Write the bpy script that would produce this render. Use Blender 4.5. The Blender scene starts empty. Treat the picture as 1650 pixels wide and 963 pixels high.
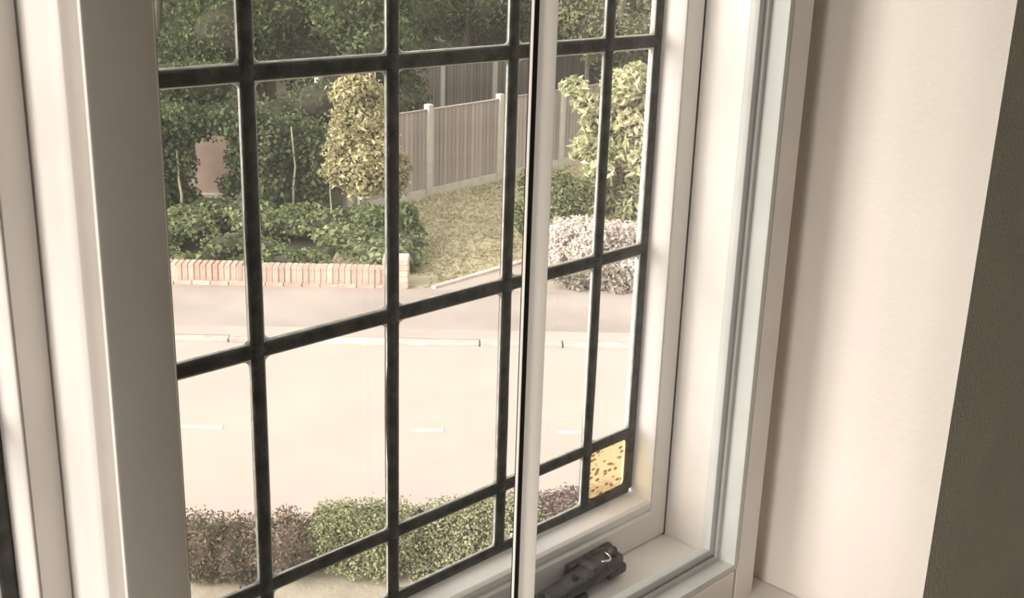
import bpy, bmesh, math, random
import numpy as np
from mathutils import Vector, Matrix

C = bpy.context.scene.collection
scene = bpy.context.scene
rng = np.random.default_rng(7)
random.seed(7)

# ------------------------------------------------------------------ camera
CAMZ = 4.5                       # eye height above the road
CAM = np.array([0.0, -0.8, CAMZ])
RX = np.array([[0.71065514, -0.1969479, 0.67541157],
               [-0.70289102, -0.23999811, 0.66958579],
               [0.03022399, -0.95058531, -0.3089888]])   # columns: right, down, forward
F_PX = 1891.3
cd = bpy.data.cameras.new('camera')
cam = bpy.data.objects.new('camera', cd)
C.objects.link(cam)
m = Matrix.Identity(4)
for r in range(3):
    m[r][0] = RX[r][0]; m[r][1] = -RX[r][1]; m[r][2] = -RX[r][2]; m[r][3] = CAM[r]
cam.matrix_world = m
cd.sensor_width = 36.0
cd.lens = F_PX / 1650 * 36
cd.clip_start = 0.01
cd.clip_end = 300
scene.camera = cam

# ------------------------------------------------------------------ sky, sun, exposure
w = bpy.data.worlds.new('sky')
scene.world = w
w.use_nodes = True
bg = w.node_tree.nodes['Background']
bg.inputs['Color'].default_value = (1.0, 0.96, 0.93, 1)
bg.inputs['Strength'].default_value = 1.0
sd = bpy.data.lights.new('hazy_sun', 'SUN')
sd.energy = 5.4
sd.angle = math.radians(56)
sd.color = (1.0, 0.92, 0.875)
sun = bpy.data.objects.new('hazy_sun', sd)
C.objects.link(sun)
SUN_DIR = Vector((0.96, -0.19, -0.38)).normalized()        # the way the light travels
sun.rotation_euler = SUN_DIR.to_track_quat('-Z', 'Y').to_euler()
sun.location = (-8, -2, 9)
scene.view_settings.view_transform = 'Standard'
scene.view_settings.look = 'None'
scene.view_settings.gamma = 1
scene.view_settings.use_curve_mapping = False
scene.view_settings.exposure = 0.8
scene.cycles.transparent_max_bounces = 24
scene.cycles.max_bounces = 10
scene.cycles.diffuse_bounces = 6

# ------------------------------------------------------------------ places
FW = np.array([0.71016292, 0.70403738])    # horizontal heading of the view
RT = np.array([0.70403738, -0.71016292])


def P(u, wd, z=0.0):
    """a point u metres to the right and wd metres ahead across the street"""
    q = RT * u + FW * wd
    return Vector((CAM[0] + q[0], CAM[1] + q[1], z))


def ray(px, py):
    return RX @ np.array([px - 825.0, py - 481.5, F_PX])


def UW(px, py, z=0.0):
    r = ray(px, py)
    q = r * ((z - CAMZ) / r[2])
    return float(q[:2] @ RT), float(q[:2] @ FW)


def UZ(px, py, wd):
    r = ray(px, py)
    t = wd / float(r[:2] @ FW)
    return float(r[:2] @ RT) * t, CAMZ + r[2] * t


# ------------------------------------------------------------------ materials
def nodes_of(name):
    mt = bpy.data.materials.new(name)
    mt.use_nodes = True
    nt = mt.node_tree
    return mt, nt, nt.nodes['Principled BSDF'], nt.nodes['Material Output']


def surf(name, c1, c2=None, scale=8.0, rough=0.6, bump=0.0, bscale=None, detail=4.0, metal=0.0, spec=0.3,
         ramp=(0.35, 0.65), island=False, stretch=None):
    mt, nt, b, out = nodes_of(name)
    N, L = nt.nodes, nt.links
    b.inputs['Roughness'].default_value = rough
    b.inputs['Metallic'].default_value = metal
    b.inputs['Specular IOR Level'].default_value = spec
    tc = N.new('ShaderNodeTexCoord')
    mp = N.new('ShaderNodeMapping')
    L.new(tc.outputs['Object'], mp.inputs['Vector'])
    if stretch:
        mp.inputs['Scale'].default_value = stretch
    if c2 is None:
        b.inputs['Base Color'].default_value = (*c1, 1)
    else:
        nz = N.new('ShaderNodeTexNoise')
        nz.inputs['Scale'].default_value = scale
        nz.inputs['Detail'].default_value = detail
        L.new(mp.outputs['Vector'], nz.inputs['Vector'])
        rp = N.new('ShaderNodeValToRGB')
        rp.color_ramp.elements[0].position = ramp[0]
        rp.color_ramp.elements[1].position = ramp[1]
        rp.color_ramp.elements[0].color = (*c1, 1)
        rp.color_ramp.elements[1].color = (*c2, 1)
        L.new(nz.outputs['Fac'], rp.inputs['Fac'])
        src = rp.outputs['Color']
        if island:
            oi = N.new('ShaderNodeObjectInfo')
            hv = N.new('ShaderNodeHueSaturation')
            mr = N.new('ShaderNodeMapRange')
            mr.inputs['To Min'].default_value = 0.8
            mr.inputs['To Max'].default_value = 1.2
            L.new(oi.outputs['Random'], mr.inputs['Value'])
            L.new(mr.outputs['Result'], hv.inputs['Value'])
            L.new(src, hv.inputs['Color'])
            src = hv.outputs['Color']
        L.new(src, b.inputs['Base Color'])
    if bump:
        nb = N.new('ShaderNodeTexNoise')
        nb.inputs['Scale'].default_value = bscale or scale * 4
        nb.inputs['Detail'].default_value = 5
        L.new(mp.outputs['Vector'], nb.inputs['Vector'])
        bp = N.new('ShaderNodeBump')
        bp.inputs['Strength'].default_value = bump
        bp.inputs['Distance'].default_value = 0.01
        L.new(nb.outputs['Fac'], bp.inputs['Height'])
        L.new(bp.outputs['Normal'], b.inputs['Normal'])
    return mt


def leafmat(name, cols, trans=0.35, nscale=1.5):
    """leaves: a colour per leaf, drifting slowly through the crown, partly translucent"""
    mt, nt, b, out = nodes_of(name)
    N, L = nt.nodes, nt.links
    N.remove(b)
    g = N.new('ShaderNodeNewGeometry')
    rp = N.new('ShaderNodeValToRGB')
    e = rp.color_ramp.elements
    n = len(cols)
    e[0].color = (*cols[0], 1); e[0].position = 0
    e[1].color = (*cols[-1], 1); e[1].position = 1
    for i in range(1, n - 1):
        k = e.new(i / (n - 1)); k.color = (*cols[i], 1)
    tc = N.new('ShaderNodeTexCoord')
    nz = N.new('ShaderNodeTexNoise'); nz.inputs['Scale'].default_value = nscale
    L.new(tc.outputs['Object'], nz.inputs['Vector'])
    mx = N.new('ShaderNodeMath'); mx.operation = 'MULTIPLY_ADD'
    mx.inputs[1].default_value = 0.55
    s2 = N.new('ShaderNodeMath'); s2.operation = 'MULTIPLY_ADD'
    s2.inputs[1].default_value = 1.5; s2.inputs[2].default_value = -0.5
    L.new(nz.outputs['Fac'], s2.inputs[0])
    L.new(g.outputs['Random Per Island'], mx.inputs[0])
    L.new(s2.outputs[0], mx.inputs[2])
    L.new(mx.outputs[0], rp.inputs['Fac'])
    d = N.new('ShaderNodeBsdfDiffuse')
    t = N.new('ShaderNodeBsdfTranslucent')
    ms = N.new('ShaderNodeMixShader'); ms.inputs[0].default_value = trans
    L.new(rp.outputs['Color'], d.inputs['Color'])
    L.new(rp.outputs['Color'], t.inputs['Color'])
    L.new(d.outputs[0], ms.inputs[1]); L.new(t.outputs[0], ms.inputs[2])
    L.new(ms.outputs[0], out.inputs['Surface'])
    return mt


def glassmat(name, tint=(1, 1, 1), rough=0.0, veil=0.0, ripple=0.0, ripple_scale=20.0, spots=False):
    mt, nt, b, out = nodes_of(name)
    N, L = nt.nodes, nt.links
    N.remove(b)
    tr = N.new('ShaderNodeBsdfTransparent'); tr.inputs['Color'].default_value = (*tint, 1)
    gl = N.new('ShaderNodeBsdfGlossy'); gl.inputs['Roughness'].default_value = rough
    fr = N.new('ShaderNodeFresnel'); fr.inputs['IOR'].default_value = 1.33
    ms = N.new('ShaderNodeMixShader')
    tc = N.new('ShaderNodeTexCoord')
    if ripple:
        nz = N.new('ShaderNodeTexNoise'); nz.inputs['Scale'].default_value = ripple_scale
        L.new(tc.outputs['Object'], nz.inputs['Vector'])
        bp = N.new('ShaderNodeBump'); bp.inputs['Strength'].default_value = ripple
        bp.inputs['Distance'].default_value = 0.01
        L.new(nz.outputs['Fac'], bp.inputs['Height'])
        L.new(bp.outputs['Normal'], gl.inputs['Normal'])
    body = tr.outputs[0]
    if veil:                       # veiling haze mixed into the glass colour, lifting the darks behind it
        du = N.new('ShaderNodeBsdfTranslucent'); du.inputs['Color'].default_value = (0.9, 0.88, 0.84, 1)
        m3 = N.new('ShaderNodeMixShader'); m3.inputs[0].default_value = veil
        L.new(tr.outputs[0], m3.inputs[1]); L.new(du.outputs[0], m3.inputs[2])
        body = m3.outputs[0]
    if spots:                      # rolled cathedral glass: darker dimples in the amber, a little milky
        vz = N.new('ShaderNodeTexVoronoi'); vz.inputs['Scale'].default_value = 125
        mp = N.new('ShaderNodeMapping'); mp.inputs['Scale'].default_value = (0.75, 1, 1.5)
        L.new(tc.outputs['Object'], mp.inputs['Vector'])
        L.new(mp.outputs['Vector'], vz.inputs['Vector'])
        rp = N.new('ShaderNodeValToRGB')
        rp.color_ramp.elements[0].position = 0.24; rp.color_ramp.elements[0].color = (0.25, 0.15, 0.05, 1)
        rp.color_ramp.elements[1].position = 0.42; rp.color_ramp.elements[1].color = (*tint, 1)
        L.new(vz.outputs['Distance'], rp.inputs['Fac'])
        L.new(rp.outputs['Color'], tr.inputs['Color'])
        tl = N.new('ShaderNodeBsdfTranslucent')
        L.new(rp.outputs['Color'], tl.inputs['Color'])
        m2 = N.new('ShaderNodeMixShader'); m2.inputs[0].default_value = 0.35
        L.new(tr.outputs[0], m2.inputs[1]); L.new(tl.outputs[0], m2.inputs[2])
        body = m2.outputs[0]
    L.new(fr.outputs[0], ms.inputs[0])
    L.new(body, ms.inputs[1]); L.new(gl.outputs[0], ms.inputs[2])
    L.new(ms.outputs[0], out.inputs['Surface'])
    return mt


M = {}
M['paint'] = surf('white_gloss_paint', (0.76, 0.725, 0.685), (0.80, 0.765, 0.725), 14, 0.32, 0.03, 30, spec=0.4)
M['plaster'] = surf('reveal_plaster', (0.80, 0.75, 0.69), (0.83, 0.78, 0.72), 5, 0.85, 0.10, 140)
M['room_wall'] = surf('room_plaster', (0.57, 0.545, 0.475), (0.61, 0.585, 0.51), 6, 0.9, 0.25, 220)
M['ceiling'] = surf('ceiling_white', (0.75, 0.73, 0.69), None, rough=0.9)
M['carpet'] = surf('carpet_beige', (0.36, 0.31, 0.25), (0.42, 0.36, 0.29), 60, 0.95, 0.4, 300)
M['alu'] = surf('white_aluminium', (0.53, 0.54, 0.52), (0.57, 0.58, 0.56), 20, 0.35, 0.0, spec=0.5)
M['stile'] = surf('white_stile', (0.80, 0.765, 0.70), (0.83, 0.79, 0.725), 12, 0.4, 0.0)
M['rubber_and_gap'] = surf('black_gasket_and_gap_shade', (0.012, 0.010, 0.008), None, rough=0.7)  # gasket rubber, also the black painted into the casement gap
M['lead'] = surf('grey_lead', (0.048, 0.048, 0.043), (0.095, 0.096, 0.086), 60, 0.55, 0.25, 160, metal=0.15)
M['lead_b'] = surf('brown_lead', (0.055, 0.040, 0.026), (0.16, 0.12, 0.08), 90, 0.5, 0.3, 160, metal=0.15)
M['putty'] = surf('pale_glazing_cement', (0.60, 0.60, 0.55), (0.85, 0.85, 0.78), 60, 0.4, 0.2, 160)
M['iron'] = surf('black_iron', (0.016, 0.015, 0.014), (0.05, 0.047, 0.042), 70, 0.42, 0.35, 160, spec=0.5)
M['steel'] = surf('glint_steel', (0.75, 0.73, 0.68), None, rough=0.22, metal=1.0)
M['glass'] = glassmat('clear_glass', (0.985, 0.985, 0.97))
M['old_glass'] = glassmat('old_leaded_glass', (0.975, 0.975, 0.955), 0.0, 0.03, 0.05, 14)
M['amber'] = glassmat('amber_cathedral_glass', (0.90, 0.72, 0.42), 0.1, 0.0, 0.6, 90, spots=True)
M['asphalt'] = surf('pale_road_asphalt', (0.41, 0.348, 0.308), (0.44, 0.373, 0.33), 1.2, 0.9, 0.15, 60)
M['paveasph'] = surf('pavement_asphalt', (0.30, 0.26, 0.232), (0.38, 0.33, 0.295), 0.9, 0.92, 0.2, 50, stretch=(1, 1, 1))
M['drive'] = surf('driveway_concrete', (0.36, 0.31, 0.27), (0.43, 0.37, 0.325), 1.0, 0.9, 0.2, 50)
M['kerb'] = surf('kerb_concrete', (0.38, 0.33, 0.285), (0.50, 0.44, 0.39), 6, 0.9, 0.3, 40, island=True)
M['markings'] = surf('road_paint', (0.56, 0.51, 0.47), (0.48, 0.43, 0.39), 9, 0.8, 0.1)
M['brick'] = surf('pink_brick', (0.43, 0.30, 0.245), (0.53, 0.395, 0.325), 9, 0.9, 0.4, 50, island=True)
M['mortar'] = surf('pale_mortar', (0.50, 0.43, 0.36), (0.58, 0.51, 0.43), 14, 0.95, 0.4, 60)
M['pinkwall'] = surf('pink_render', (0.40, 0.285, 0.235), (0.47, 0.35, 0.29), 3, 0.95, 0.3, 40)
M['concrete'] = surf('fence_concrete', (0.44, 0.415, 0.36), (0.52, 0.49, 0.43), 7, 0.9, 0.3, 40)
M['fence'] = surf('weathered_fence_wood', (0.30, 0.255, 0.225), (0.38, 0.33, 0.295), 3, 0.9, 0.3, 20, island=True, stretch=(6, 6, 0.6))
M['fence_dark'] = surf('dark_fence_wood', (0.15, 0.13, 0.11), (0.21, 0.18, 0.155), 3, 0.9, 0.3, 20, island=True, stretch=(6, 6, 0.6))
M['lawn'] = surf('dry_lawn_soil', (0.31, 0.285, 0.18), (0.44, 0.395, 0.26), 0.8, 0.95, 0.5, 30)
M['earth'] = surf('garden_earth', (0.050, 0.052, 0.030), (0.095, 0.095, 0.055), 2.5, 0.95, 0.5, 20)
M['front_earth'] = surf('front_garden_soil', (0.30, 0.26, 0.20), (0.40, 0.36, 0.28), 3.5, 0.95, 0.6, 30)
M['bark'] = surf('grey_bark', (0.13, 0.11, 0.08), (0.22, 0.19, 0.14), 5, 0.9, 0.5, 30, stretch=(4, 4, 0.7))
M['bark_pale'] = surf('pale_bark', (0.26, 0.25, 0.17), (0.34, 0.32, 0.23), 5, 0.9, 0.4, 30, stretch=(4, 4, 0.7))
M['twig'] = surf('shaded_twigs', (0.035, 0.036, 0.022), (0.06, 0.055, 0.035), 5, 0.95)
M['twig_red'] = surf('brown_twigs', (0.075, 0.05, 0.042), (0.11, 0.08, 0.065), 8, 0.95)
M['render'] = surf('outer_render', (0.6, 0.57, 0.5), (0.65, 0.62, 0.55), 4, 0.9)
M['lf_dark'] = leafmat('dark_tree_leaves', [(0.040, 0.058, 0.028), (0.075, 0.105, 0.045), (0.13, 0.165, 0.075), (0.22, 0.245, 0.12)])
M['lf_mid'] = leafmat('mid_tree_leaves', [(0.055, 0.075, 0.032), (0.105, 0.135, 0.058), (0.17, 0.205, 0.09), (0.29, 0.31, 0.16)])
M['lf_lime'] = leafmat('pale_tree_leaves', [(0.12, 0.145, 0.07), (0.22, 0.25, 0.125), (0.34, 0.365, 0.20), (0.48, 0.49, 0.30)])
M['lf_ivy'] = leafmat('ivy_leaves', [(0.042, 0.058, 0.030), (0.075, 0.100, 0.048), (0.125, 0.155, 0.078), (0.23, 0.255, 0.14)])
M['lf_ground'] = leafmat('ground_ivy_leaves', [(0.085, 0.120, 0.055), (0.15, 0.195, 0.088), (0.23, 0.275, 0.13), (0.37, 0.40, 0.22)])
M['lf_gold'] = leafmat('golden_leaves', [(0.19, 0.18, 0.095), (0.35, 0.325, 0.18), (0.52, 0.48, 0.28), (0.72, 0.67, 0.44)], nscale=3)
M['lf_cream'] = leafmat('cream_green_leaves', [(0.20, 0.245, 0.12), (0.42, 0.44, 0.24), (0.68, 0.66, 0.43), (0.86, 0.81, 0.62)], nscale=3)
M['lf_silver'] = leafmat('silver_leaves', [(0.56, 0.51, 0.45), (0.70, 0.64, 0.57), (0.80, 0.73, 0.67), (0.88, 0.81, 0.75)], nscale=3)
M['lf_grey'] = leafmat('grey_green_leaves', [(0.20, 0.19, 0.15), (0.36, 0.33, 0.27), (0.52, 0.47, 0.40), (0.70, 0.63, 0.55)], nscale=3)
M['lf_red'] = leafmat('brown_red_leaves', [(0.070, 0.060, 0.038), (0.13, 0.108, 0.070), (0.215, 0.175, 0.120), (0.37, 0.285, 0.225)], nscale=3)
M['lf_pinkred'] = leafmat('faded_red_leaves', [(0.20, 0.15, 0.13), (0.30, 0.23, 0.205), (0.42, 0.33, 0.30), (0.5, 0.43, 0.38)], nscale=3)
M['lf_box'] = leafmat('hedge_leaves', [(0.14, 0.155, 0.075), (0.25, 0.27, 0.135), (0.37, 0.385, 0.21), (0.52, 0.515, 0.33)], nscale=4)
M['lf_pale'] = leafmat('pale_hedge_leaves', [(0.19, 0.20, 0.11), (0.31, 0.32, 0.185), (0.44, 0.445, 0.275), (0.60, 0.58, 0.41)], nscale=4)
M['grass'] = leafmat('dry_grass', [(0.28, 0.265, 0.16), (0.39, 0.36, 0.225), (0.52, 0.47, 0.315), (0.64, 0.58, 0.42)], nscale=0.7)

# ------------------------------------------------------------------ object helpers


def link(name, me, mat, parent=None):
    o = bpy.data.objects.new(name, me)
    if mat is not None and not me.materials:
        me.materials.append(M[mat] if isinstance(mat, str) else mat)
    C.objects.link(o)
    if parent is not None:
        o.parent = parent
    return o


def empty(name, loc=(0, 0, 0), rz=0.0):
    o = bpy.data.objects.new(name, None)
    C.objects.link(o)
    o.location = loc
    o.rotation_euler = (0, 0, rz)
    o.empty_display_size = 0.1
    return o


def tag(o, label, cat, group=None):
    o['label'] = label
    o['category'] = cat
    if group:
        o['group'] = group
    return o


def struct(o):
    o['kind'] = 'structure'
    return o


def stuff(o):
    o['kind'] = 'stuff'
    return o


def mesh_of(bm, name='mesh', smooth=False):
    me = bpy.data.meshes.new(name)
    bm.normal_update()
    bm.to_mesh(me)
    bm.free()
    if smooth:
        for p in me.polygons:
            p.use_smooth = True
    return me


def box(bm, x0, x1, y0, y1, z0, z1, bev=0.0, seg=2):
    n0 = len(bm.verts)
    r = bmesh.ops.create_cube(bm, size=1.0)
    vs = r['verts']
    for v in vs:
        v.co = Vector(((x0 + x1) / 2 + v.co.x * (x1 - x0), (y0 + y1) / 2 + v.co.y * (y1 - y0), (z0 + z1) / 2 + v.co.z * (z1 - z0)))
    if bev:
        es = list({e for v in vs for e in v.link_edges})
        bmesh.ops.bevel(bm, geom=es, offset=bev, segments=seg, affect='EDGES', profile=0.5)


def boxobj(name, dims, mat, parent=None, bev=0.0, seg=2, smooth=False):
    bm = bmesh.new()
    box(bm, *dims, bev=bev, seg=seg)
    return link(name, mesh_of(bm, name, smooth), mat, parent)


def pymesh(name, verts, faces):
    me = bpy.data.meshes.new(name)
    me.from_pydata([tuple(v) for v in verts], [], faces)
    me.update()
    return me


def rect_loft(name, x0, x1, z0, z1, prof, closed=False):
    """mitred frame: every profile row (left, right, bottom, top outward growth, y) is a rectangle; neighbours are joined"""
    vs, fs = [], []
    for (l, r, b, t, y) in prof:
        vs += [(x0 - l, y, z0 - b), (x1 + r, y, z0 - b), (x1 + r, y, z1 + t), (x0 - l, y, z1 + t)]
    n = len(prof)
    rows = [(i, i + 1) for i in range(n - 1)] + ([(n - 1, 0)] if closed else [])
    for a, b in rows:
        for k in range(4):
            j = (k + 1) % 4
            fs.append((a * 4 + k, a * 4 + j, b * 4 + j, b * 4 + k))
    me = pymesh(name, vs, fs)
    bm = bmesh.new(); bm.from_mesh(me)
    bmesh.ops.recalc_face_normals(bm, faces=bm.faces)
    bm.to_mesh(me); bm.free()
    return me


def even(rows):
    return [(e, e, e, e, y) for e, y in rows]


def soften(o, width=0.002, seg=3, ang=25):
    mo = o.modifiers.new('soft_edges', 'BEVEL')
    mo.width = width; mo.segments = seg; mo.limit_method = 'ANGLE'; mo.angle_limit = math.radians(ang)
    mo.harden_normals = False
    for p in o.data.polygons:
        p.use_smooth = True
    return o


# ------------------------------------------------------------------ leaves
def leaf_mesh(name, pts, size, jitter=0.4, aspect=0.5, up=0.35, outward=None, fold=0.18, quad6=False):
    """one pointed, slightly folded leaf at every point"""
    n = len(pts)
    nr = rng.normal(size=(n, 3))
    if outward is not None:
        nr = nr * 0.75 + outward * 0.9
    nr[:, 2] += up
    nr /= np.linalg.norm(nr, axis=1)[:, None] + 1e-9
    t = rng.normal(size=(n, 3))
    t -= nr * np.sum(t * nr, axis=1)[:, None]
    t /= np.linalg.norm(t, axis=1)[:, None] + 1e-9
    b = np.cross(nr, t)
    L = size * (1 + jitter * (rng.random(n) * 2 - 1))
    Lc = L[:, None]
    W = Lc * aspect
    base = pts - t * Lc * 0.5
    tip = pts + t * Lc * 0.5 - nr * Lc * 0.12
    r = pts + b * W * 0.5 + nr * Lc * fold - t * Lc * 0.06
    l = pts - b * W * 0.5 + nr * Lc * fold - t * Lc * 0.06
    co = np.stack([base, r, tip, l], axis=1).reshape(-1, 3)
    me = bpy.data.meshes.new(name)
    me.vertices.add(4 * n); me.vertices.foreach_set('co', co.astype(np.float32).ravel())
    idx = np.arange(n)[:, None] * 4
    tri = np.concatenate([idx + [0, 1, 2], idx + [0, 2, 3]], axis=1).reshape(-1, 3)
    me.loops.add(tri.size); me.loops.foreach_set('vertex_index', tri.ravel().astype(np.int32))
    me.polygons.add(len(tri))
    me.polygons.foreach_set('loop_start', np.arange(0, tri.size, 3, dtype=np.int32))
    me.update(calc_edges=True)
    return me


def in_blobs(blobs, n, shell=0.45, clump=0):
    """points in ellipsoids (cx,cy,cz,rx,ry,rz), denser to the outside; also the outward directions"""
    vol = np.array([(b[3] * b[4] * b[5]) ** (2 / 3) for b in blobs]); vol /= vol.sum()
    which = rng.choice(len(blobs), size=n, p=vol)
    B = np.array(blobs)[which]
    d = rng.normal(size=(n, 3)); d /= np.linalg.norm(d, axis=1)[:, None]
    r = (shell + (1 - shell) * rng.random(n)) ** 0.6
    r *= 1 + 0.10 * rng.normal(size=n)
    return B[:, :3] + d * B[:, 3:] * r[:, None], d


def lumpy(cx, cy, cz, rx, ry, rz, k, s=(0.3, 0.5), flat=False):
    out = []
    for i in range(k):
        d = rng.normal(size=3); d /= np.linalg.norm(d)
        q = rng.uniform(0.35, 0.85)
        f = rng.uniform(*s)
        out.append((cx + d[0] * rx * q, cy + d[1] * ry * q, cz + d[2] * rz * q, rx * f, ry * f, rz * f))
    return out


def tube(name, pts, radii, sides=7):
    vs, fs = [], []
    n = len(pts)
    for i, p in enumerate(pts):
        p = Vector(p)
        a = Vector(pts[max(0, i - 1)]); c = Vector(pts[min(n - 1, i + 1)])
        d = (c - a).normalized()
        s = d.cross(Vector((0.31, 0.95, 0.02))).normalized(); t = d.cross(s)
        for k in range(sides):
            an = 2 * math.pi * k / sides
            vs.append(p + (s * math.cos(an) + t * math.sin(an)) * radii[i])
    for i in range(n - 1):
        for k in range(sides):
            j = (k + 1) % sides
            fs.append((i * sides + k, i * sides + j, (i + 1) * sides + j, (i + 1) * sides + k))
    fs.append(tuple(range(sides))[::-1]); fs.append(tuple(range((n - 1) * sides, n * sides)))
    me = pymesh(name, vs, fs)
    for p in me.polygons:
        p.use_smooth = True
    return me


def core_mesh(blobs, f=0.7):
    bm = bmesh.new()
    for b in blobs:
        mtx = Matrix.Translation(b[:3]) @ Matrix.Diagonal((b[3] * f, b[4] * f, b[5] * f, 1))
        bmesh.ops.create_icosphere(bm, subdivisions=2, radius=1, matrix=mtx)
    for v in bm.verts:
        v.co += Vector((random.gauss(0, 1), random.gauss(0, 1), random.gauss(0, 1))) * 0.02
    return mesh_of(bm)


# =================================================================== THE ROOM
def Z(z):
    return CAMZ + z


RX0, RX1, RY0, RY1 = -1.25, 2.5, -4.2, -0.327       # room inside
FLOOR, CEIL = 2.83, 5.30
OPX0, OPX1, OPZ0, OPZ1 = -1.16, 1.14, Z(-0.80), Z(0.53)   # wall opening


def wall_with_hole(name, y0, y1, X0, X1, Z0, Z1, hx0, hx1, hz0, hz1, mats):
    vs, fs = [], []
    for y in (y0, y1):
        vs += [(X0, y, Z0), (X1, y, Z0), (X1, y, Z1), (X0, y, Z1), (hx0, y, hz0), (hx1, y, hz0), (hx1, y, hz1), (hx0, y, hz1)]
    for o in (0, 8):
        for k in range(4):
            j = (k + 1) % 4
            f = (o + k, o + j, o + 4 + j, o + 4 + k)
            fs.append(f if o == 0 else f[::-1])
    for k in range(4):
        j = (k + 1) % 4
        fs.append((4 + k, 4 + j, 12 + j, 12 + k))
        fs.append((k, 8 + k, 8 + j, j))
    me = pymesh(name, vs, fs)
    for mm in mats:
        me.materials.append(M[mm])
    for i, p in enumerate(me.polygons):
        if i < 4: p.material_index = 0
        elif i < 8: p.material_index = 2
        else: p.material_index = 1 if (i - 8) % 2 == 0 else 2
    return struct(link(name, me, None))


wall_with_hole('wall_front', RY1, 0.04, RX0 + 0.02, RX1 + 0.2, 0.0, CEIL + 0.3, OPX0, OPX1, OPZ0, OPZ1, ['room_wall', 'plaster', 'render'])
struct(boxobj('wall_back', (RX0 - 0.2, RX1 + 0.2, RY0 - 0.2, RY0, FLOOR - 0.2, CEIL + 0.2), 'room_wall'))
bm = bmesh.new()                                       # the side of the bay: wall with an opening for the added window
box(bm, RX0 - 0.2, RX0, RY0, -1.15, FLOOR - 0.2, CEIL + 0.2)
box(bm, RX0 - 0.2, RX0, -1.15, RY1, FLOOR - 0.2, Z(-0.80))
box(bm, RX0 - 0.2, RX0, -1.15, RY1, Z(0.72), CEIL + 0.2)
struct(link('wall_left', mesh_of(bm), 'room_wall'))
w5 = empty('added_window_5', (0, 0, CAMZ)); struct(w5)  # unseen window, added to let daylight onto the right reveal
bm = bmesh.new()
box(bm, RX0 - 0.16, RX0 - 0.09, -1.15, -1.10, -0.80, 0.72); box(bm, RX0 - 0.16, RX0 - 0.09, -0.375, -0.327, -0.80, 0.72)
box(bm, RX0 - 0.16, RX0 - 0.09, -1.10, -0.375, -0.80, -0.74); box(bm, RX0 - 0.16, RX0 - 0.09, -1.10, -0.375, 0.66, 0.72)
link('window_frame', mesh_of(bm), 'paint', w5)
boxobj('glass_pane', (RX0 - 0.127, RX0 - 0.125, -1.10, -0.375, -0.74, 0.66), 'glass', w5)
struct(boxobj('wall_right', (RX1, RX1 + 0.2, RY0, RY1, FLOOR - 0.2, CEIL + 0.2), 'room_wall'))
struct(boxobj('floor', (RX0, RX1, RY0, RY1, FLOOR - 0.2, FLOOR), 'carpet'))
struct(boxobj('ceiling', (RX0, RX1, RY0, RY1, CEIL, CEIL + 0.2), 'ceiling'))

# ------------------------------------------------------------------ painted timber window frame
Y_FACE = -0.135
fr = empty('trim_1', (0, 0, 0)); struct(fr)
ZT = 0.47                                             # top of the frame opening, above the eye
J0, J1, JB = 0.3585, 1.0585, -0.719                   # right-hand light: left jamb, right jamb, sill
Y_M = -0.1370                                         # room face of the mullion
# right jamb: stop, lining, track seat, room face, round shoulder, then back into the dark joint by the plaster
def jamb_strip(name, xy, z0, z1, soft=0.004):
    vs, fs = [], []
    n = len(xy)
    for z in (z0, z1):
        vs += [(x, y, z) for x, y in xy]
    for i in range(n):
        j = (i + 1) % n
        fs.append((i, j, n + j, n + i))
    fs.append(tuple(range(n))[::-1]); fs.append(tuple(range(n, 2 * n)))
    o = link(name, pymesh(name, vs, fs), 'paint', fr)
    bm = bmesh.new(); bm.from_mesh(o.data); bmesh.ops.recalc_face_normals(bm, faces=bm.faces); bm.to_mesh(o.data); bm.free()
    return soften(o, soft, 3) if soft else o


jamb_strip('jamb', [(1.045, 0.035), (1.045, 0.012), (J1, 0.012), (J1, -0.0885), (1.0635, -0.0885), (1.0635, -0.1345), (1.0660, Y_FACE),
                    (1.100, Y_FACE), (1.104, -0.130), (1.104, 0.035)], Z(-0.80), Z(0.53), 0.0015)
# sill of the frame, the same section turned down
def sill_strip(x0, x1):
    yz = [(0.035, -0.705), (0.012, -0.705), (0.012, JB), (-0.0885, JB), (-0.0885, JB - 0.005), (-0.1345, JB - 0.005), (Y_FACE, JB - 0.008),
          (Y_FACE, -0.762), (-0.130, -0.766), (0.035, -0.80)]
    vs, fs = [], []
    n = len(yz)
    for x in (x0, x1):
        vs += [(x, y, Z(z)) for y, z in yz]
    for i in range(n):
        j = (i + 1) % n
        fs.append((i, j, n + j, n + i))
    fs.append(tuple(range(n))[::-1]); fs.append(tuple(range(n, 2 * n)))
    o = link('frame_sill', pymesh('frame_sill', vs, fs), 'paint', fr)
    bm = bmesh.new(); bm.from_mesh(o.data); bmesh.ops.recalc_face_normals(bm, faces=bm.faces); bm.to_mesh(o.data); bm.free()
    return soften(o, 0.0015, 3)


sill_strip(J0 - 0.02, 1.0585)
sill_strip(-1.13, 0.34)
jamb_strip('jamb', [(-1.16, 0.035), (-1.16, Y_FACE), (-1.10, Y_FACE), (-1.10, 0.035)], Z(-0.80), Z(0.53), 0.003)
MX0, MX1 = 0.3110, J0
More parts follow.
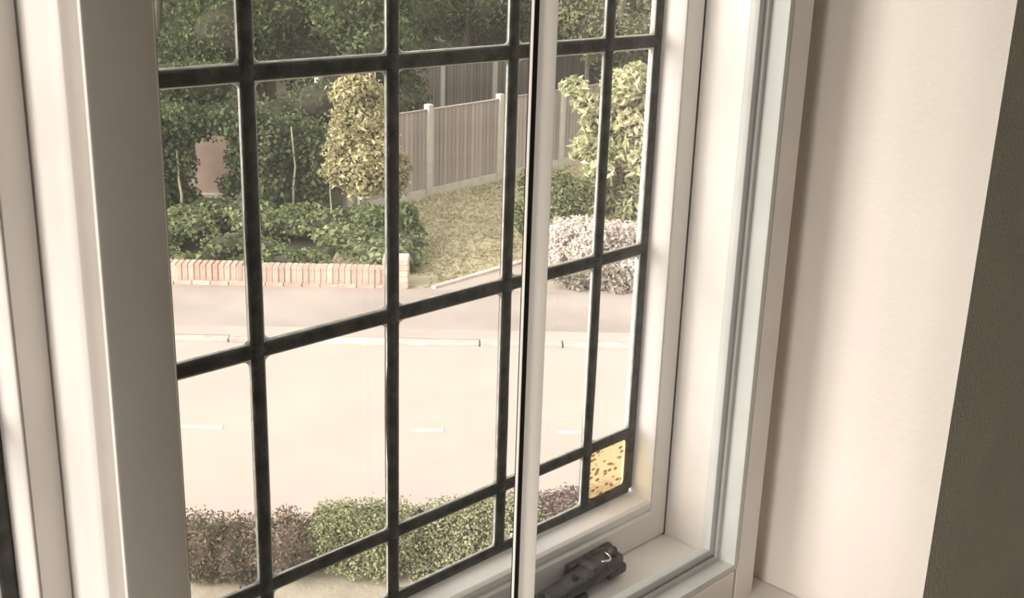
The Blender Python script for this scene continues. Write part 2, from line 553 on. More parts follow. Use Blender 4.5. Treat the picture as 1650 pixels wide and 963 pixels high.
# mullion between the two lights, with a small raised arris and a hollow on the left edge
jamb_strip('mullion', [(MX0 + 0.0095, 0.035), (MX0 + 0.0095, -0.012), (MX0 + 0.0080, -0.030), (MX0 + 0.0030, -0.080), (MX0 + 0.0020, -0.0900), (MX0 + 0.0024, -0.0945), (MX0 + 0.0042, -0.0980), (MX0 + 0.0075, -0.1000), (MX0 + 0.0120, -0.1008), (MX0 + 0.0215, -0.1010), (MX0 + 0.0220, -0.1300), (MX0 + 0.0030, -0.1310), (MX0 + 0.0004, -0.1316), (MX0 - 0.0004, -0.1335), (MX0 - 0.0002, -0.1364),
                       (MX0 + 0.0016, Y_M), (MX1 - 0.003, Y_M), (MX1, Y_M + 0.003), (MX1, 0.035)], Z(-0.80), Z(0.53), 0.0005)
jamb_strip('jamb', [(-0.40, 0.035), (-0.40, Y_FACE), (-0.36, Y_FACE), (-0.36, 0.035)], Z(-0.80), Z(0.53), 0.003)
boxobj('head', (-1.16, 1.14, Y_FACE, 0.035, Z(ZT), Z(0.53)), 'paint', fr)
boxobj('frame_backing', (1.104, 1.14, -0.085, 0.035, Z(-0.80), Z(0.53)), 'paint', fr)
boxobj('gap_shade_strip', (1.0546, 1.0586, -0.0296, 0.012, Z(-0.719), Z(0.47)), 'rubber_and_gap', fr)  # black strip standing in for the shade inside the casement gap
sb = boxobj('trim_2', (OPX0, OPX1, -0.375, -0.05, Z(-0.80), Z(-0.774)), 'paint', None, 0.004)
struct(sb)

# ------------------------------------------------------------------ leaded casements
CW = 0.0138                                           # width of a came
CP = 0.0036                                           # how far it stands out from the glass


def came_mesh(a, b, wid=CW, seed=0):
    """half-round lead strip on both faces of the glass from a to b (in the window plane), a little wavy"""
    r = np.random.default_rng(seed)
    a = np.array(a); b = np.array(b)
    Ln = np.linalg.norm(b - a); d = (b - a) / Ln; nrm = np.array([-d[1], d[0]])
    n = max(3, int(Ln / 0.05))
    sec = [(-0.5, 0.0), (-0.46, 0.62), (-0.28, 0.93), (0, 1.0), (0.28, 0.93), (0.46, 0.62), (0.5, 0.0), (0.46, -0.62), (0, -1.0), (-0.46, -0.62)]
    vs, fs = [], []
    k = len(sec)
    off = np.cumsum(r.normal(0, 0.00022, n + 1)); off -= np.linspace(off[0], off[-1], n + 1)
    for i in range(n + 1):
        q = a + d * Ln * i / n + nrm * off[i]
        ww = wid * (1 + r.normal(0, 0.025))
        for s, h in sec:
            p = q + nrm * s * ww
            vs.append((p[0], -h * CP, p[1]))
    for i in range(n):
        for j in range(k):
            jj = (j + 1) % k
            fs.append((i * k + j, i * k + jj, (i + 1) * k + jj, (i + 1) * k + j))
    fs.append(tuple(range(k))[::-1]); fs.append(tuple(range(n * k, n * k + k)))
    me = pymesh('lead_came', vs, fs)
    bm = bmesh.new(); bm.from_mesh(me); bmesh.ops.recalc_face_normals(bm, faces=bm.faces); bm.to_mesh(me); bm.free()
    for p in me.polygons:
        p.use_smooth = True
    return me


def joint_mesh():
    """flattened solder blob over a crossing"""
    bm = bmesh.new()
    bmesh.ops.create_uvsphere(bm, u_segments=12, v_segments=8, radius=1.0)
    for v in bm.verts:
        an = math.atan2(v.co.z, v.co.x)
        q = 1 + 0.20 * math.cos(4 * an)
        v.co = Vector((v.co.x * 0.0098 * q, v.co.y * 0.0051, v.co.z * 0.0098 * q))
    return mesh_of(bm, 'solder_joint', True)


JOINT = joint_mesh()
JOINT.materials.append(M['lead'])


def ring(x0, x1, z0, z1, rad, seg=5):
    out = []
    for cx, cz, a0 in ((x1 - rad, z1 - rad, 0), (x0 + rad, z1 - rad, 90), (x0 + rad, z0 + rad, 180), (x1 - rad, z0 + rad, 270)):
        for i in range(seg + 1):
            a = math.radians(a0 + 90 * i / seg)
            out.append((cx + rad * math.cos(a), cz + rad * math.sin(a)))
    return out


def fillet_mesh(x0, x1, z0, z1):
    """the bead of glazing cement that runs round a pane, rounded in its corners"""
    q = random.uniform(0.0008, 0.0013)
    outer = ring(x0 - 0.002, x1 + 0.002, z0 - 0.002, z1 + 0.002, 0.0035)
    mid = ring(x0 + 0.0002, x1 - 0.0002, z0 + 0.0002, z1 - 0.0002, 0.005)
    inner = ring(x0 + q, x1 - q, z0 + q, z1 - q, 0.0062)
    n = len(outer)
    vs = [(x, -0.0021, z) for x, z in outer] + [(x, -0.0018, z) for x, z in mid] + [(x + random.gauss(0, 0.00012), -0.0004, z + random.gauss(0, 0.00012)) for x, z in inner]
    vs += [(x, 0.0030, z) for x, z in outer]
    fs = []
    for i in range(n):
        j = (i + 1) % n
        fs.append((i, j, n + j, n + i))
        fs.append((n + i, n + j, 2 * n + j, 2 * n + i))
        fs.append((2 * n + i, 2 * n + j, 3 * n + j, 3 * n + i))
    me = pymesh('glazing_cement', vs, fs)
    bm = bmesh.new(); bm.from_mesh(me); bmesh.ops.recalc_face_normals(bm, faces=bm.faces); bm.to_mesh(me); bm.free()
    return me


def casement(name, xs, zs, x_face_l, x_face_r, amber):
    """xs, zs: centre lines of the cames, the outermost ones included (z from the eye)"""
    root = empty(name, (0, 0, CAMZ)); struct(root)
    gx0, gx1, gz0, gz1 = xs[0] - CW / 2, xs[-1] + CW / 2, zs[0] - CW / 2, zs[-1] + CW / 2
    fl, frr = gx0 - x_face_l, x_face_r - gx1
    fb = gz0 - (-0.7165); ft = 0.465 - gz1
    prof = [(0.0, 0.0, 0.0, 0.0, 0.006), (0.0, 0.0, 0.0, 0.0, -0.002), (0.0034, 0.0034, 0.0036, 0.0036, -0.0250), (0.0046, 0.0046, 0.0070, 0.007, -0.0286), (0.0056, 0.0056, 0.0150, 0.015, -0.0290), (0.0060, 0.0060, 0.0168, 0.0168, -0.0262), (0.0066, 0.0066, 0.0190, 0.0190, -0.0262), (0.0076, 0.0076, 0.0220, 0.0220, -0.0298), (0.0084, 0.0084, 0.0240, 0.024, -0.0300),
            (fl, frr, fb, ft, -0.0300), (fl, frr, fb, ft, 0.010), (0.004, 0.004, 0.004, 0.004, 0.010)]
    me = rect_loft('casement_frame', gx0, gx1, gz0, gz1, prof, True)
    soften(link('casement_frame', me, 'paint', root), 0.0012, 3, 20)
    kx, kz = len(xs), len(zs)
    for i, x in enumerate(xs):
        brown = False
        link('lead_came', came_mesh((x, zs[0]), (x, zs[-1]), CW * (1.05 if 0 < i < kx - 1 else 0.95), 10 + i), 'lead', root)
    for j, z in enumerate(zs):
        link('lead_came', came_mesh((xs[0], z), (xs[-1], z), CW * (0.98 if 0 < j < kz - 1 else 0.9), 50 + j), 'lead', root)
    for x in xs[1:-1]:
        for z in zs[1:-1]:
            jo = link('solder_joint', JOINT, None, root)
            jo.location = (x, 0, z); jo.rotation_euler = (0, random.uniform(-0.3, 0.3), 0)
            s = random.uniform(0.92, 1.12); jo.scale = (s, 1, s)
    for i in range(kx - 1):
        for j in range(kz - 1):
            x0, x1, z0, z1 = xs[i] + CW / 2, xs[i + 1] - CW / 2, zs[j] + CW / 2, zs[j + 1] - CW / 2
            is_amber = amber == (i, j)
            cx, cz = (x0 + x1) / 2, (z0 + z1) / 2
            hx, hz = (x1 - x0) / 2 + 0.002, (z1 - z0) / 2 + 0.002
            g = link('amber_pane' if is_amber else 'glass_pane', pymesh('pane', [(-hx, 0, -hz), (hx, 0, -hz), (hx, 0, hz), (-hx, 0, hz)], [(0, 1, 2, 3)]), 'amber' if is_amber else 'old_glass', root)
            g.location = (cx, 0, cz)
            g.rotation_euler = (random.gauss(0, 0.004), 0, random.gauss(0, 0.004))
            if is_amber:
                g['label'] = 'small amber dimpled glass pane'
            fm = link('glazing_cement', fillet_mesh(x0 - cx, x1 - cx, z0 - cz, z1 - cz), 'lead_b' if is_amber else 'putty', g)
            fm.rotation_euler = (-g.rotation_euler[0], 0, -g.rotation_euler[2])
    return root


ZS = [-0.652, -0.5775, -0.3516, -0.1212, 0.1092, 0.3396, 0.420]
win1 = casement('window_1', [0.4115, 0.5045, 0.6502, 0.7972, 0.9352, 1.0145], ZS, 0.3610, 1.0548, (4, 0))
win2 = casement('window_2', [-0.327, -0.248, -0.110, 0.057, 0.203, 0.282], ZS, -0.3575, 0.3171, (0, 0))
win4 = casement('window_4', [-1.065, -0.98, -0.83, -0.68, -0.53, -0.437], ZS, -1.098, -0.404, None)

# ------------------------------------------------------------------ sliding secondary glazing
sg = empty('window_3', (0, 0, CAMZ)); struct(sg)
IN = 1.0555 - 1.0605                                   # fins stand 5 mm proud of the groove
rows = [(0.0030, -0.0890)]
for ya, yb in ((-0.0890, -0.0915), (-0.1070, -0.1095), (-0.1325, -0.1350)):
    rows += [(-0.0020, ya), (-0.0020, yb), (0.0040, yb)]
rows = [(0.0040, -0.0890)] + rows[1:] + [(0.0050, -0.1350), (0.0050, -0.0890)]
tr = link('sliding_track', rect_loft('sliding_track', 0.3560, 1.0575, -0.7175, 0.466, even(rows), True), 'alu', sg)
tr['label'] = 'pale blue-grey aluminium double track'


def bars(name, x0, x1, z0, z1, wl, wr, wb, y0, y1, mat, parent):
    me = rect_loft(name, x0, x1, z0, z1, [(0, 0, 0, 0, y0), (-wl, -wr, -wb, -wb, y0), (-wl, -wr, -wb, -wb, y1), (0, 0, 0, 0, y1)], True)
    return soften(link(name, me, mat, parent), 0.0012, 2)


def pane_sheet(name, x0, x1, z0, z1, y, parent):
    return link(name, pymesh(name, [(x0, y, z0), (x1, y, z0), (x1, y, z1), (x0, y, z1)], [(0, 1, 2, 3)]), 'glass', parent)


# left leaf, in the room-side track: its right stile is the broad white upright in front of the leaded light
lp = link('sliding_leaf', rect_loft('sliding_leaf', 0.3560, 0.7188, -0.7150, 0.464, [(0, 0, 0, 0, -0.1080), (-0.0032, -0.0066, -0.012, -0.012, -0.1080), (-0.0032, -0.0066, -0.012, -0.012, -0.1150), (-0.0030, -0.0062, -0.0118, -0.0118, -0.1162), (-0.0006, -0.0004, -0.0008, -0.0008, -0.1306), (0, 0, 0, 0, -0.1302)], True), 'stile', sg)
soften(lp, 0.0004, 2, 30)
gk = bars('gasket', 0.3560, 0.7130, -0.7035, 0.4525, 0.004, 0.0070, 0.006, -0.1100, -0.1152, 'rubber_and_gap', lp)
ge = bars('glazing_bead', 0.3565, 0.7064, -0.6975, 0.4465, 0.001, 0.0005, 0.001, -0.1120, -0.1154, 'stile', lp)
pane_sheet('pane', 0.358, 0.702, -0.697, 0.446, -0.1130, lp)
rp_ = bars('sliding_leaf', 0.733, 1.0575, -0.7150, 0.464, 0.012, 0.0110, 0.0100, -0.0930, -0.1055, 'alu', sg)
pane_sheet('pane', 0.743, 1.048, -0.706, 0.455, -0.0990, rp_)

# ------------------------------------------------------------------ black casement stay on the sill
st = empty('casement_stay', (0.936, -0.052, Z(-0.7165)), math.radians(2.0))
tag(st, 'black iron casement stay lying along the white window sill', 'window stay')


def bar_along_x(name, secs, mat, parent):
    """secs: (x, y, z, half depth, half height): a bar of rounded section"""
    vs, fs = [], []
    k = 10
    for x, y, z, hd, hh in secs:
        for i in range(k):
            a = 2 * math.pi * (i + 0.5) / k
            c, s = math.cos(a), math.sin(a)
            e = 0.55
            vs.append((x, y + hd * math.copysign(abs(c) ** e, c), z + hh * math.copysign(abs(s) ** e, s)))
    n = len(secs)
    for i in range(n - 1):
        for j in range(k):
            jj = (j + 1) % k
            fs.append((i * k + j, i * k + jj, (i + 1) * k + jj, (i + 1) * k + j))
    fs.append(tuple(range(k))[::-1]); fs.append(tuple(range((n - 1) * k, n * k)))
    me = pymesh(name, vs, fs)
    bm = bmesh.new(); bm.from_mesh(me); bmesh.ops.recalc_face_normals(bm, faces=bm.faces); bm.to_mesh(me); bm.free()
    for p in me.polygons:
        p.use_smooth = True
    return link(name, me, mat, parent)


# flat arm with a swelling at the hinge end and a dropped, curled tail
bar_along_x('stay_arm', [(-0.275, 0, 0.017, 0.002, 0.003), (-0.270, 0, 0.017, 0.011, 0.008), (-0.245, 0, 0.016, 0.010, 0.007), (-0.205, 0, 0.0165, 0.0115, 0.0065), (-0.13, 0, 0.017, 0.0125, 0.0070),
                         (-0.085, 0, 0.0180, 0.0130, 0.0080), (-0.062, 0, 0.0190, 0.0140, 0.0095), (-0.030, 0, 0.0215, 0.0140, 0.0100), (-0.012, 0.0, 0.0225, 0.0130, 0.0095), (0.002, 0.001, 0.0215, 0.0115, 0.0085), (0.008, 0.001, 0.0200, 0.005, 0.004)], 'iron', st)
# hinge lug fixed to the bottom rail: plate, knuckle and pin
bm = bmesh.new()
box(bm, -0.066, 0.012, 0.0125, 0.0215, 0.000, 0.0305, 0.003, 3)
box(bm, -0.022, 0.009, -0.012, 0.019, 0.004, 0.017, 0.004, 3)
box(bm, -0.052, -0.038, -0.011, 0.014, 0.010, 0.0325, 0.004, 3)
link('hinge_plate', mesh_of(bm, 'hinge_plate', False), 'iron', st)
bm = bmesh.new()
bmesh.ops.create_cone(bm, cap_ends=True, segments=16, radius1=0.0075, radius2=0.006, depth=0.008, matrix=Matrix.Translation((-0.010, -0.002, 0.0345)))
link('pivot_pin', mesh_of(bm, 'pivot_pin', True), 'iron', st)
pts = [(-0.030 + 0.011 * math.cos(a) * 1.1, -0.003 + 0.009 * math.sin(a), 0.0345 + 0.0016 * math.sin(2 * a)) for a in np.linspace(math.radians(-130), math.radians(25), 9)]  # curl of bright steel laid on the stay to draw its glint
link('glint_curl', tube('glint_curl', pts, [0.0006, 0.0012, 0.0014, 0.0015, 0.0015, 0.0015, 0.0014, 0.0012, 0.0006], 8), 'steel', st)['label'] = 'bright steel curl put in as a glint on the stay'
# peg plates under the arm, with pegs through the arm's holes
for px in (-0.075, -0.130, -0.205):
    bm = bmesh.new()
    bmesh.ops.create_cone(bm, cap_ends=True, segments=12, radius1=0.0046, radius2=0.0038, depth=0.009, matrix=Matrix.Translation((px, -0.003, 0.0255)))
    link('peg', mesh_of(bm, 'peg', True), 'rubber_and_gap', st)
bm = bmesh.new()
box(bm, -0.24, -0.060, -0.012, 0.010, 0.0, 0.006, 0.002, 2)
box(bm, -0.215, -0.185, -0.008, 0.007, 0.004, 0.014, 0.002, 2)
box(bm, -0.115, -0.080, -0.008, 0.007, 0.004, 0.0145, 0.002, 2)
link('peg_plate', mesh_of(bm, 'peg_plate', False), 'iron', st)

# =================================================================== THE STREET
KERB_A = math.atan2(0.20, 4.9)                         # the street runs a touch away to the right
SU = np.array([math.cos(KERB_A), math.sin(KERB_A)])    # along the street in (u,w)
SN = np.array([-SU[1], SU[0]])                         # across it
K0 = np.array([-1.25, 12.08])                          # a point on the far kerb line


def S(s, t, z=0.0):
    q = K0 + SU * s + SN * t
    return P(q[0], q[1], z)


def patch(name, poly, mat, z=0.0, kind='structure', parent=None, thick=0.05):
    n = len(poly)
    vs = [tuple(p[:2]) + (z,) for p in poly] + [tuple(p[:2]) + (z - thick,) for p in poly]
    fs = [tuple(range(n)), tuple(range(n, 2 * n))[::-1]] + [(i, n + i, n + (i + 1) % n, (i + 1) % n) for i in range(n)]
    me = pymesh(name, vs, fs)
    bm = bmesh.new(); bm.from_mesh(me); bmesh.ops.recalc_face_normals(bm, faces=bm.faces); bm.to_mesh(me); bm.free()
    o = link(name, me, mat, parent)
    if kind:
        o['kind'] = kind
    return o


SZ = math.atan2((S(1, 0) - S(0, 0)).y, (S(1, 0) - S(0, 0)).x)   # street heading in the world
patch('ground', [P(-60, -20), P(60, -20), P(60, 110), P(-60, 110)], 'earth', -0.03)
road = patch('road', [S(-30, -4.55), S(30, -4.55), S(30, 0.0), S(-30, 0.0)], 'asphalt', 0.0, thick=0.02)
for s0, s1 in ((-8.3, -6.3), (-3.4, -1.44), (0.26, 0.57), (1.61, 1.88), (3.1, 5.1)):
    patch('lane_marking', [S(s0, -2.27), S(s1, -2.27), S(s1, -2.19), S(s0, -2.19)], 'markings', 0.004, 'structure', road, 0.003)
kerb = empty('kerb', S(0, 0)); struct(kerb); kerb.rotation_euler = (0, 0, SZ)
bm = bmesh.new(); box(bm, 0.006, 0.909, 0.0, 0.13, -0.05, 0.055, 0.012, 2)
KM = mesh_of(bm, 'kerbstone'); KM.materials.append(M['kerb'])
for i in range(-10, 12):
    k = link('kerbstone', KM, None, kerb)
    k.location = (i * 0.915, random.gauss(0, 0.004), random.gauss(-0.012, 0.006))
pave = patch('pavement', [S(-30, 0.13), S(30, 0.13), S(30, 2.05), S(-30, 2.05)], 'paveasph', 0.04, thick=0.06)
patch('trim_3', [S(-30, 0.13), S(30, 0.13), S(30, 0.42), S(-30, 0.42)], 'drive', 0.043, thick=0.01)

# ------------------------------------------------------------------ the low brick wall across the street
gw = empty('garden_wall', S(0, 1.93)); gw.rotation_euler = (0, 0, SZ)
tag(gw, 'low pinkish brick wall with upright top course along the far pavement', 'wall')
WL = -0.42                                             # wall stops at the pier (street x, from K0)
bm = bmesh.new(); box(bm, -5.6, -0.30, 0.012, 0.19, 0.0, 0.282)
link('mortar_core', mesh_of(bm), 'mortar', gw)
bm = bmesh.new(); box(bm, 0.004, 0.066, 0, 0.20, 0, 0.205, 0.004, 1)
BM1 = mesh_of(bm, 'brick'); BM1.materials.append(M['brick'])
bm = bmesh.new(); box(bm, 0.005, 0.22, 0, 0.10, 0.004, 0.066, 0.004, 1)
BM2 = mesh_of(bm, 'brick'); BM2.materials.append(M['brick'])
x = -5.6
while x < -0.36:
    b = link('brick', BM1, None, gw)
    b.location = (x, random.gauss(0, 0.003), (0.100 if x < -2.05 else 0.085) + random.gauss(0, 0.002))
    x += 0.0745
for row in range(1):
    x = -5.6 + 0.11 * row
    while x < -0.40:
        b = link('brick', BM2, None, gw)
        b.location = (x, random.gauss(-0.004, 0.003), 0.022 + 0.073 * row)
        x += 0.2265
pier = empty('pier'); pier.parent = gw; pier.location = (-0.30, -0.03, 0)
bm = bmesh.new(); box(bm, 0.010, 0.315, 0.010, 0.315, 0, 0.418)
pc = link('pier_core', mesh_of(bm), 'mortar', pier)
for row in range(5):
    off = row % 2
    for i in range(2):
        for side in range(2):
            b = link('brick', BM2, None, pier)
            b.scale = (0.70, 0.9, 1)
            b.location = (0.002 + i * 0.163, 0.0 if side == 0 else 0.236, 0.05 + row * 0.0745)
    for i in range(2):
        b = link('brick', BM2, None, pier)
        b.scale = (0.70, 0.9, 1); b.rotation_euler = (0, 0, math.pi / 2)
        b.location = (0.328, 0.0 + i * 0.163, 0.05 + row * 0.0745)

# ------------------------------------------------------------------ lawn, drive, planted bank
GZ = 0.06
lawn = patch('lawn', [P(-1.12, 14.05), P(0.15, 15.4), P(2.6, 18.0), P(3.4, 27.5), P(-2.6, 20.0), P(-2.4, 14.4)], 'lawn', 0.05, thick=0.05)
patch('path', [P(-0.98, 14.02), P(6, 14.35), P(6, 21), P(2.6, 18.0), P(0.15, 15.4)], 'drive', 0.045, thick=0.05)
patch('trim_4', [P(-1.02, 14.06), P(-0.96, 14.03), P(0.20, 15.36), P(2.64, 17.96), P(2.6, 18.02), P(0.13, 15.42)], 'kerb', 0.075, thick=0.06)
n = 26000
A = rng.random((n, 2))
uu = -2.4 + A[:, 0] * 5.2; ww = 14.1 + A[:, 1] * 9.0
keep = ((uu > -1.05) | (ww > 14.55)) & (ww > 14.2 + (uu + 1.0) * 1.06) & (ww < 19.0 + (uu + 1.46) * 1.2)
pts = np.array([tuple(P(a, b, 0.065)) for a, b in zip(uu[keep], ww[keep])])
gm = leaf_mesh('grass', pts, 0.06, 0.5, 0.22, 0.0)
gr = tag(stuff(link('grass', gm, 'grass')), 'short dry yellowish lawn grass in front of the wooden fence', 'grass')

# ------------------------------------------------------------------ fences
def fence(name, a, b, z0, post_h, gravel_h, panel_h, spacing, first, wood, post_mat, label, board=0.105, gravel=True):
    """posts every `spacing`; between them upright boards over a concrete gravel board"""
    a = np.array(a); b = np.array(b)
    Ln = np.linalg.norm(b - a); d = (b - a) / Ln
    pa = P(*a); pb = P(*(a + d))
    rz = math.atan2(pb.y - pa.y, pb.x - pa.x)
    root = empty(name, (pa.x, pa.y, z0), rz)
    tag(root, label, 'fence')
    bm = bmesh.new(); box(bm, -0.06, 0.06, -0.06, 0.06, -0.1, post_h, 0.012, 1)
    pm = mesh_of(bm, 'post'); pm.materials.append(M[post_mat])
    bm = bmesh.new(); box(bm, 0.062, spacing - 0.062, -0.022, 0.022, -0.05, gravel_h, 0.006, 1)
    gm = mesh_of(bm, 'gravel_board'); gm.materials.append(M[post_mat])
    vs = [(0, -0.016, 0), (0.094, -0.008, 0), (0.108, -0.004, 0), (0.108, 0.004, 0), (0, 0.004, 0)]
    H = panel_h - gravel_h
    k = len(vs)
    fm = pymesh('fence_board', vs + [(x, y, H) for x, y, _ in vs], [tuple(range(k))[::-1], tuple(range(k, 2 * k))] + [(i, (i + 1) % k, k + (i + 1) % k, k + i) for i in range(k)])
    fm.materials.append(M[wood])
    bm = bmesh.new(); box(bm, 0.062, spacing - 0.062, -0.03, 0.02, panel_h, panel_h + 0.022, 0.004, 1)
    cm = mesh_of(bm, 'top_rail'); cm.materials.append(M[wood])
    npan = int(Ln / spacing + 0.5)
    for i in range(npan + 1):
        p = link('post', pm, None, root); p.location = (first + i * spacing, 0, 0)
        if i == npan:
            break
        g = link('gravel_board', gm, None, root); g.location = (first + i * spacing, 0, 0)
        c = link('top_rail', cm, None, root); c.location = (first + i * spacing, 0, random.gauss(0, 0.004))
        nb = int((spacing - 0.124) / 0.096)
        st_ = (spacing - 0.124) / nb
        for j in range(nb):
            f = link('fence_board', fm, None, root)
            f.location = (first + i * spacing + 0.062 + j * st_, random.gauss(0, 0.002), gravel_h + random.gauss(0, 0.004))
    return root


F1 = np.array([-1.46, 19.2]); F2 = np.array([-0.33, 20.62])
fd = (F2 - F1) / np.linalg.norm(F2 - F1)
fence('fence', F1 - fd * 1.83, F1 + fd * 1.83 * 4.0, -0.04, 1.60, 0.20, 1.50, 1.83, 0.0, 'fence', 'concrete',
      'weathered grey board fence with pale concrete posts behind the dry lawn')
R1 = np.array([UZ(711, 120, 24.0)[0], 24.0]); R2 = np.array([UZ(796, 120, 25.2)[0], 25.2])
rd = R2 - R1; RS = float(np.linalg.norm(rd)); rd = rd / RS
RH = UZ(711, 102, 24.0)[1]
fence('fence', R1 - rd * RS * 2, R1 + rd * RS * 3, 0.0, RH + 0.08, 0.2, RH, RS, 0.0, 'fence_dark', 'concrete',
      'darker board fence with thin pale posts rising behind the first fence')

# ------------------------------------------------------------------ planting
def plant(name, label, cat, base, blobs, n, size, mat, stems=(), stem_mat='bark', aspect=0.5, up=0.35, shell=0.45, core=0.62, core_mat='twig', group=None, jitter=0.4):
    root = empty(name, base)
    tag(root, label, cat, group)
    B = np.array(base)
    bl = [(b[0] - B[0], b[1] - B[1], b[2] - B[2], b[3], b[4], b[5]) for b in blobs]
    pts, d = in_blobs(bl, n, shell)
    pts[:, 2] = np.maximum(pts[:, 2], 0.02 + 0.05 * rng.random(len(pts)))
    stuff(link('foliage', leaf_mesh('foliage', pts, size, jitter, aspect, up, d), mat, root))
    if core:
        stuff(link('inner_twigs', core_mesh(bl, core), core_mat, root))
    for pts_, rad in stems:
        q = [(p[0] - B[0], p[1] - B[1], p[2] - B[2]) for p in pts_]
        link('trunk', tube('trunk', q, rad), stem_mat, root)
    return root


def blob(u, wd, z, ru, rw, rz):
    p = P(u, wd, z)
    return (p.x, p.y, p.z, (ru + rw) / 2, (ru + rw) / 2, rz)


def stem(u0, w0, u1, w1, h, r, k=6, wob=0.08, z0=0.0):
    out, rad = [], []
    for i in range(k):
        f = i / (k - 1)
        p = P(u0 + (u1 - u0) * f + random.gauss(0, wob) * (f > 0), w0 + (w1 - w0) * f + random.gauss(0, wob) * (f > 0), z0 + h * f)
        out.append(tuple(p)); rad.append(r * (1 - 0.6 * f))
    return out, rad


# trees across the back, each with its own crown
back = [
    (-7.0, 22.5, 2.2, 6.6, 'lf_dark', 'dark leafy tree behind the ivy at the far left'),
    (-5.2, 24.5, 2.1, 6.8, 'lf_mid', 'mid-green tree with a pale trunk behind the ivy hedge'),
    (-3.2, 23.2, 1.7, 6.4, 'lf_dark', 'dark tree standing behind the golden shrub'),
    (-1.4, 28.4, 1.9, 7.0, 'lf_dark', 'dark tree with bare leaning trunk above the taller fence'),
    (0.7, 30.0, 2.1, 7.2, 'lf_dark', 'dark dense tree behind the right end of the taller fence'),
    (2.2, 26.8, 1.8, 6.5, 'lf_lime', 'pale green tree above the cream-leaved shrub'),
    (4.4, 25.0, 2.0, 6.6, 'lf_mid', 'mid-green tree at the far right beyond the cream-leaved shrub'),
    (-10.2, 26.0, 2.4, 6.8, 'lf_mid', 'leafy tree at the left end of the tree row'),
]
for (u, wd, r, h, mt, lab) in back:
    c = P(u, wd, 0)
    bl = []
    for i in range(15):
        zz = rng.uniform(0.9, h - 1.0) if i > 5 else rng.uniform(0.8, 3.0)
        rr = r * rng.uniform(0.35, 0.55)
        an = rng.uniform(0, 2 * math.pi); q = r * rng.uniform(0.25, 0.75)
        bl.append((c.x + math.cos(an) * q, c.y + math.sin(an) * q, zz, rr, rr, rr * 0.8))
    st_ = [stem(u, wd, u + rng.normal(0, 0.3), wd, h * 0.8, 0.16), stem(u + 0.05, wd, u + rng.uniform(-1.2, 1.2), wd - 0.8, h * 0.6, 0.08)]
    plant('tree', lab, 'tree', tuple(c), bl, 17000, 0.10, mt, st_, 'bark_pale' if mt == 'lf_mid' else 'bark', 0.55, 0.2, 0.3, 0.55, group='trees along the far side')
c = P(-4, 33, 0)
bl = []
for i in range(60):
    p = P(rng.uniform(-17, 10), 33 + rng.normal(0, 0.6), rng.uniform(0.4, 4.6))
    bl.append((p.x, p.y, p.z, 1.1, 1.1, 0.9))
plant('tall_hedge', 'tall dark overgrown hedge closing the view behind the trees', 'hedge', tuple(c), bl, 16000, 0.2, 'lf_dark', (), 'bark', 0.55, 0.2, 0.3, 0.75)

# ivy-clad bank on the left with the pink wall showing through a gap
pw = empty('pink_wall', P(-4.65, 18.2, 0), SZ)
tag(pw, 'pinkish rendered garden wall showing through the gap in the ivy', 'wall')
bm = bmesh.new(); box(bm, -1.1, 0.9, 0.0, 0.18, 0.0, 1.2, 0.01, 1)
link('wall_body', mesh_of(bm), 'pinkwall', pw)
bm = bmesh.new(); box(bm, -1.1, 0.9, -0.06, 0.0, 0.12, 0.20, 0.01, 1)
link('pale_plinth', mesh_of(bm), 'kerb', pw)['label'] = 'pale stone plinth course'


for (u0, u1, wd, hh, lab) in ((-9.5, -2.6, 19.6, 1.9, 'dark laurel thicket behind the ivy hedge and golden shrub'), (-3.6, -2.2, 22.6, 1.3, 'dark green shrubs in the gap between the two fences'), (1.5, 7.0, 24.6, 2.6, 'mid-green thicket beyond the cream-leaved shrub')):
    bl = []
    for i in range(26):
        p = P(rng.uniform(u0, u1), wd + rng.normal(0, 0.25), rng.uniform(0.25, hh))
        bl.append((p.x, p.y, p.z, 0.55, 0.55, 0.45))
    plant('thicket', lab, 'shrub', tuple(P((u0 + u1) / 2, wd, 0)), bl, 12000, 0.09, 'lf_mid' if u0 > 0 else 'lf_dark', (), 'bark', 0.55, 0.3, 0.3, 0.7)


def pixblob(px, py, wd, rpx_u, rpx_z, depth):
    """a blob seen at a pixel, standing wd metres ahead"""
    u, z = UZ(px, py, wd)
    k = wd / F_PX * 1.03
    p = P(u, wd, z)
    return (p.x, p.y, p.z, (rpx_u * k + depth) / 2 if depth > rpx_u * k else rpx_u * k, (rpx_u * k + depth) / 2 if depth > rpx_u * k else rpx_u * k, rpx_z * k)


ivb = []
for px, py, a, b in ((262, 215, 40, 45), (300, 200, 40, 35), (345, 195, 40, 30), (390, 205, 36, 40), (290, 260, 28, 45), (270, 310, 30, 40), (300, 320, 22, 28),
                     (388, 250, 24, 36), (425, 230, 40, 50), (470, 235, 42, 55), (510, 250, 36, 60), (415, 290, 26, 40), (450, 300, 40, 45), (500, 310, 36, 40), (430, 330, 36, 24), (480, 335, 40, 24), (235, 250, 50, 90), (370, 300, 14, 20)):
    ivb.append(pixblob(px, py, 17.3 + rng.uniform(-0.15, 0.15), a, b, 0.25))
plant('ivy_hedge', 'dark green ivy-covered hedge behind the ground cover at left', 'hedge', tuple(P(-3.6, 17.4, 0)), ivb, 15000, 0.075, 'lf_ivy',
      [stem(-3.32, 17.0, -3.25, 17.05, 1.5, 0.025, wob=0.02), stem(-4.95, 17.0, -5.0, 17.0, 1.1, 0.03, wob=0.02)], 'bark_pale', 0.75, 0.3, 0.35, 0.55)

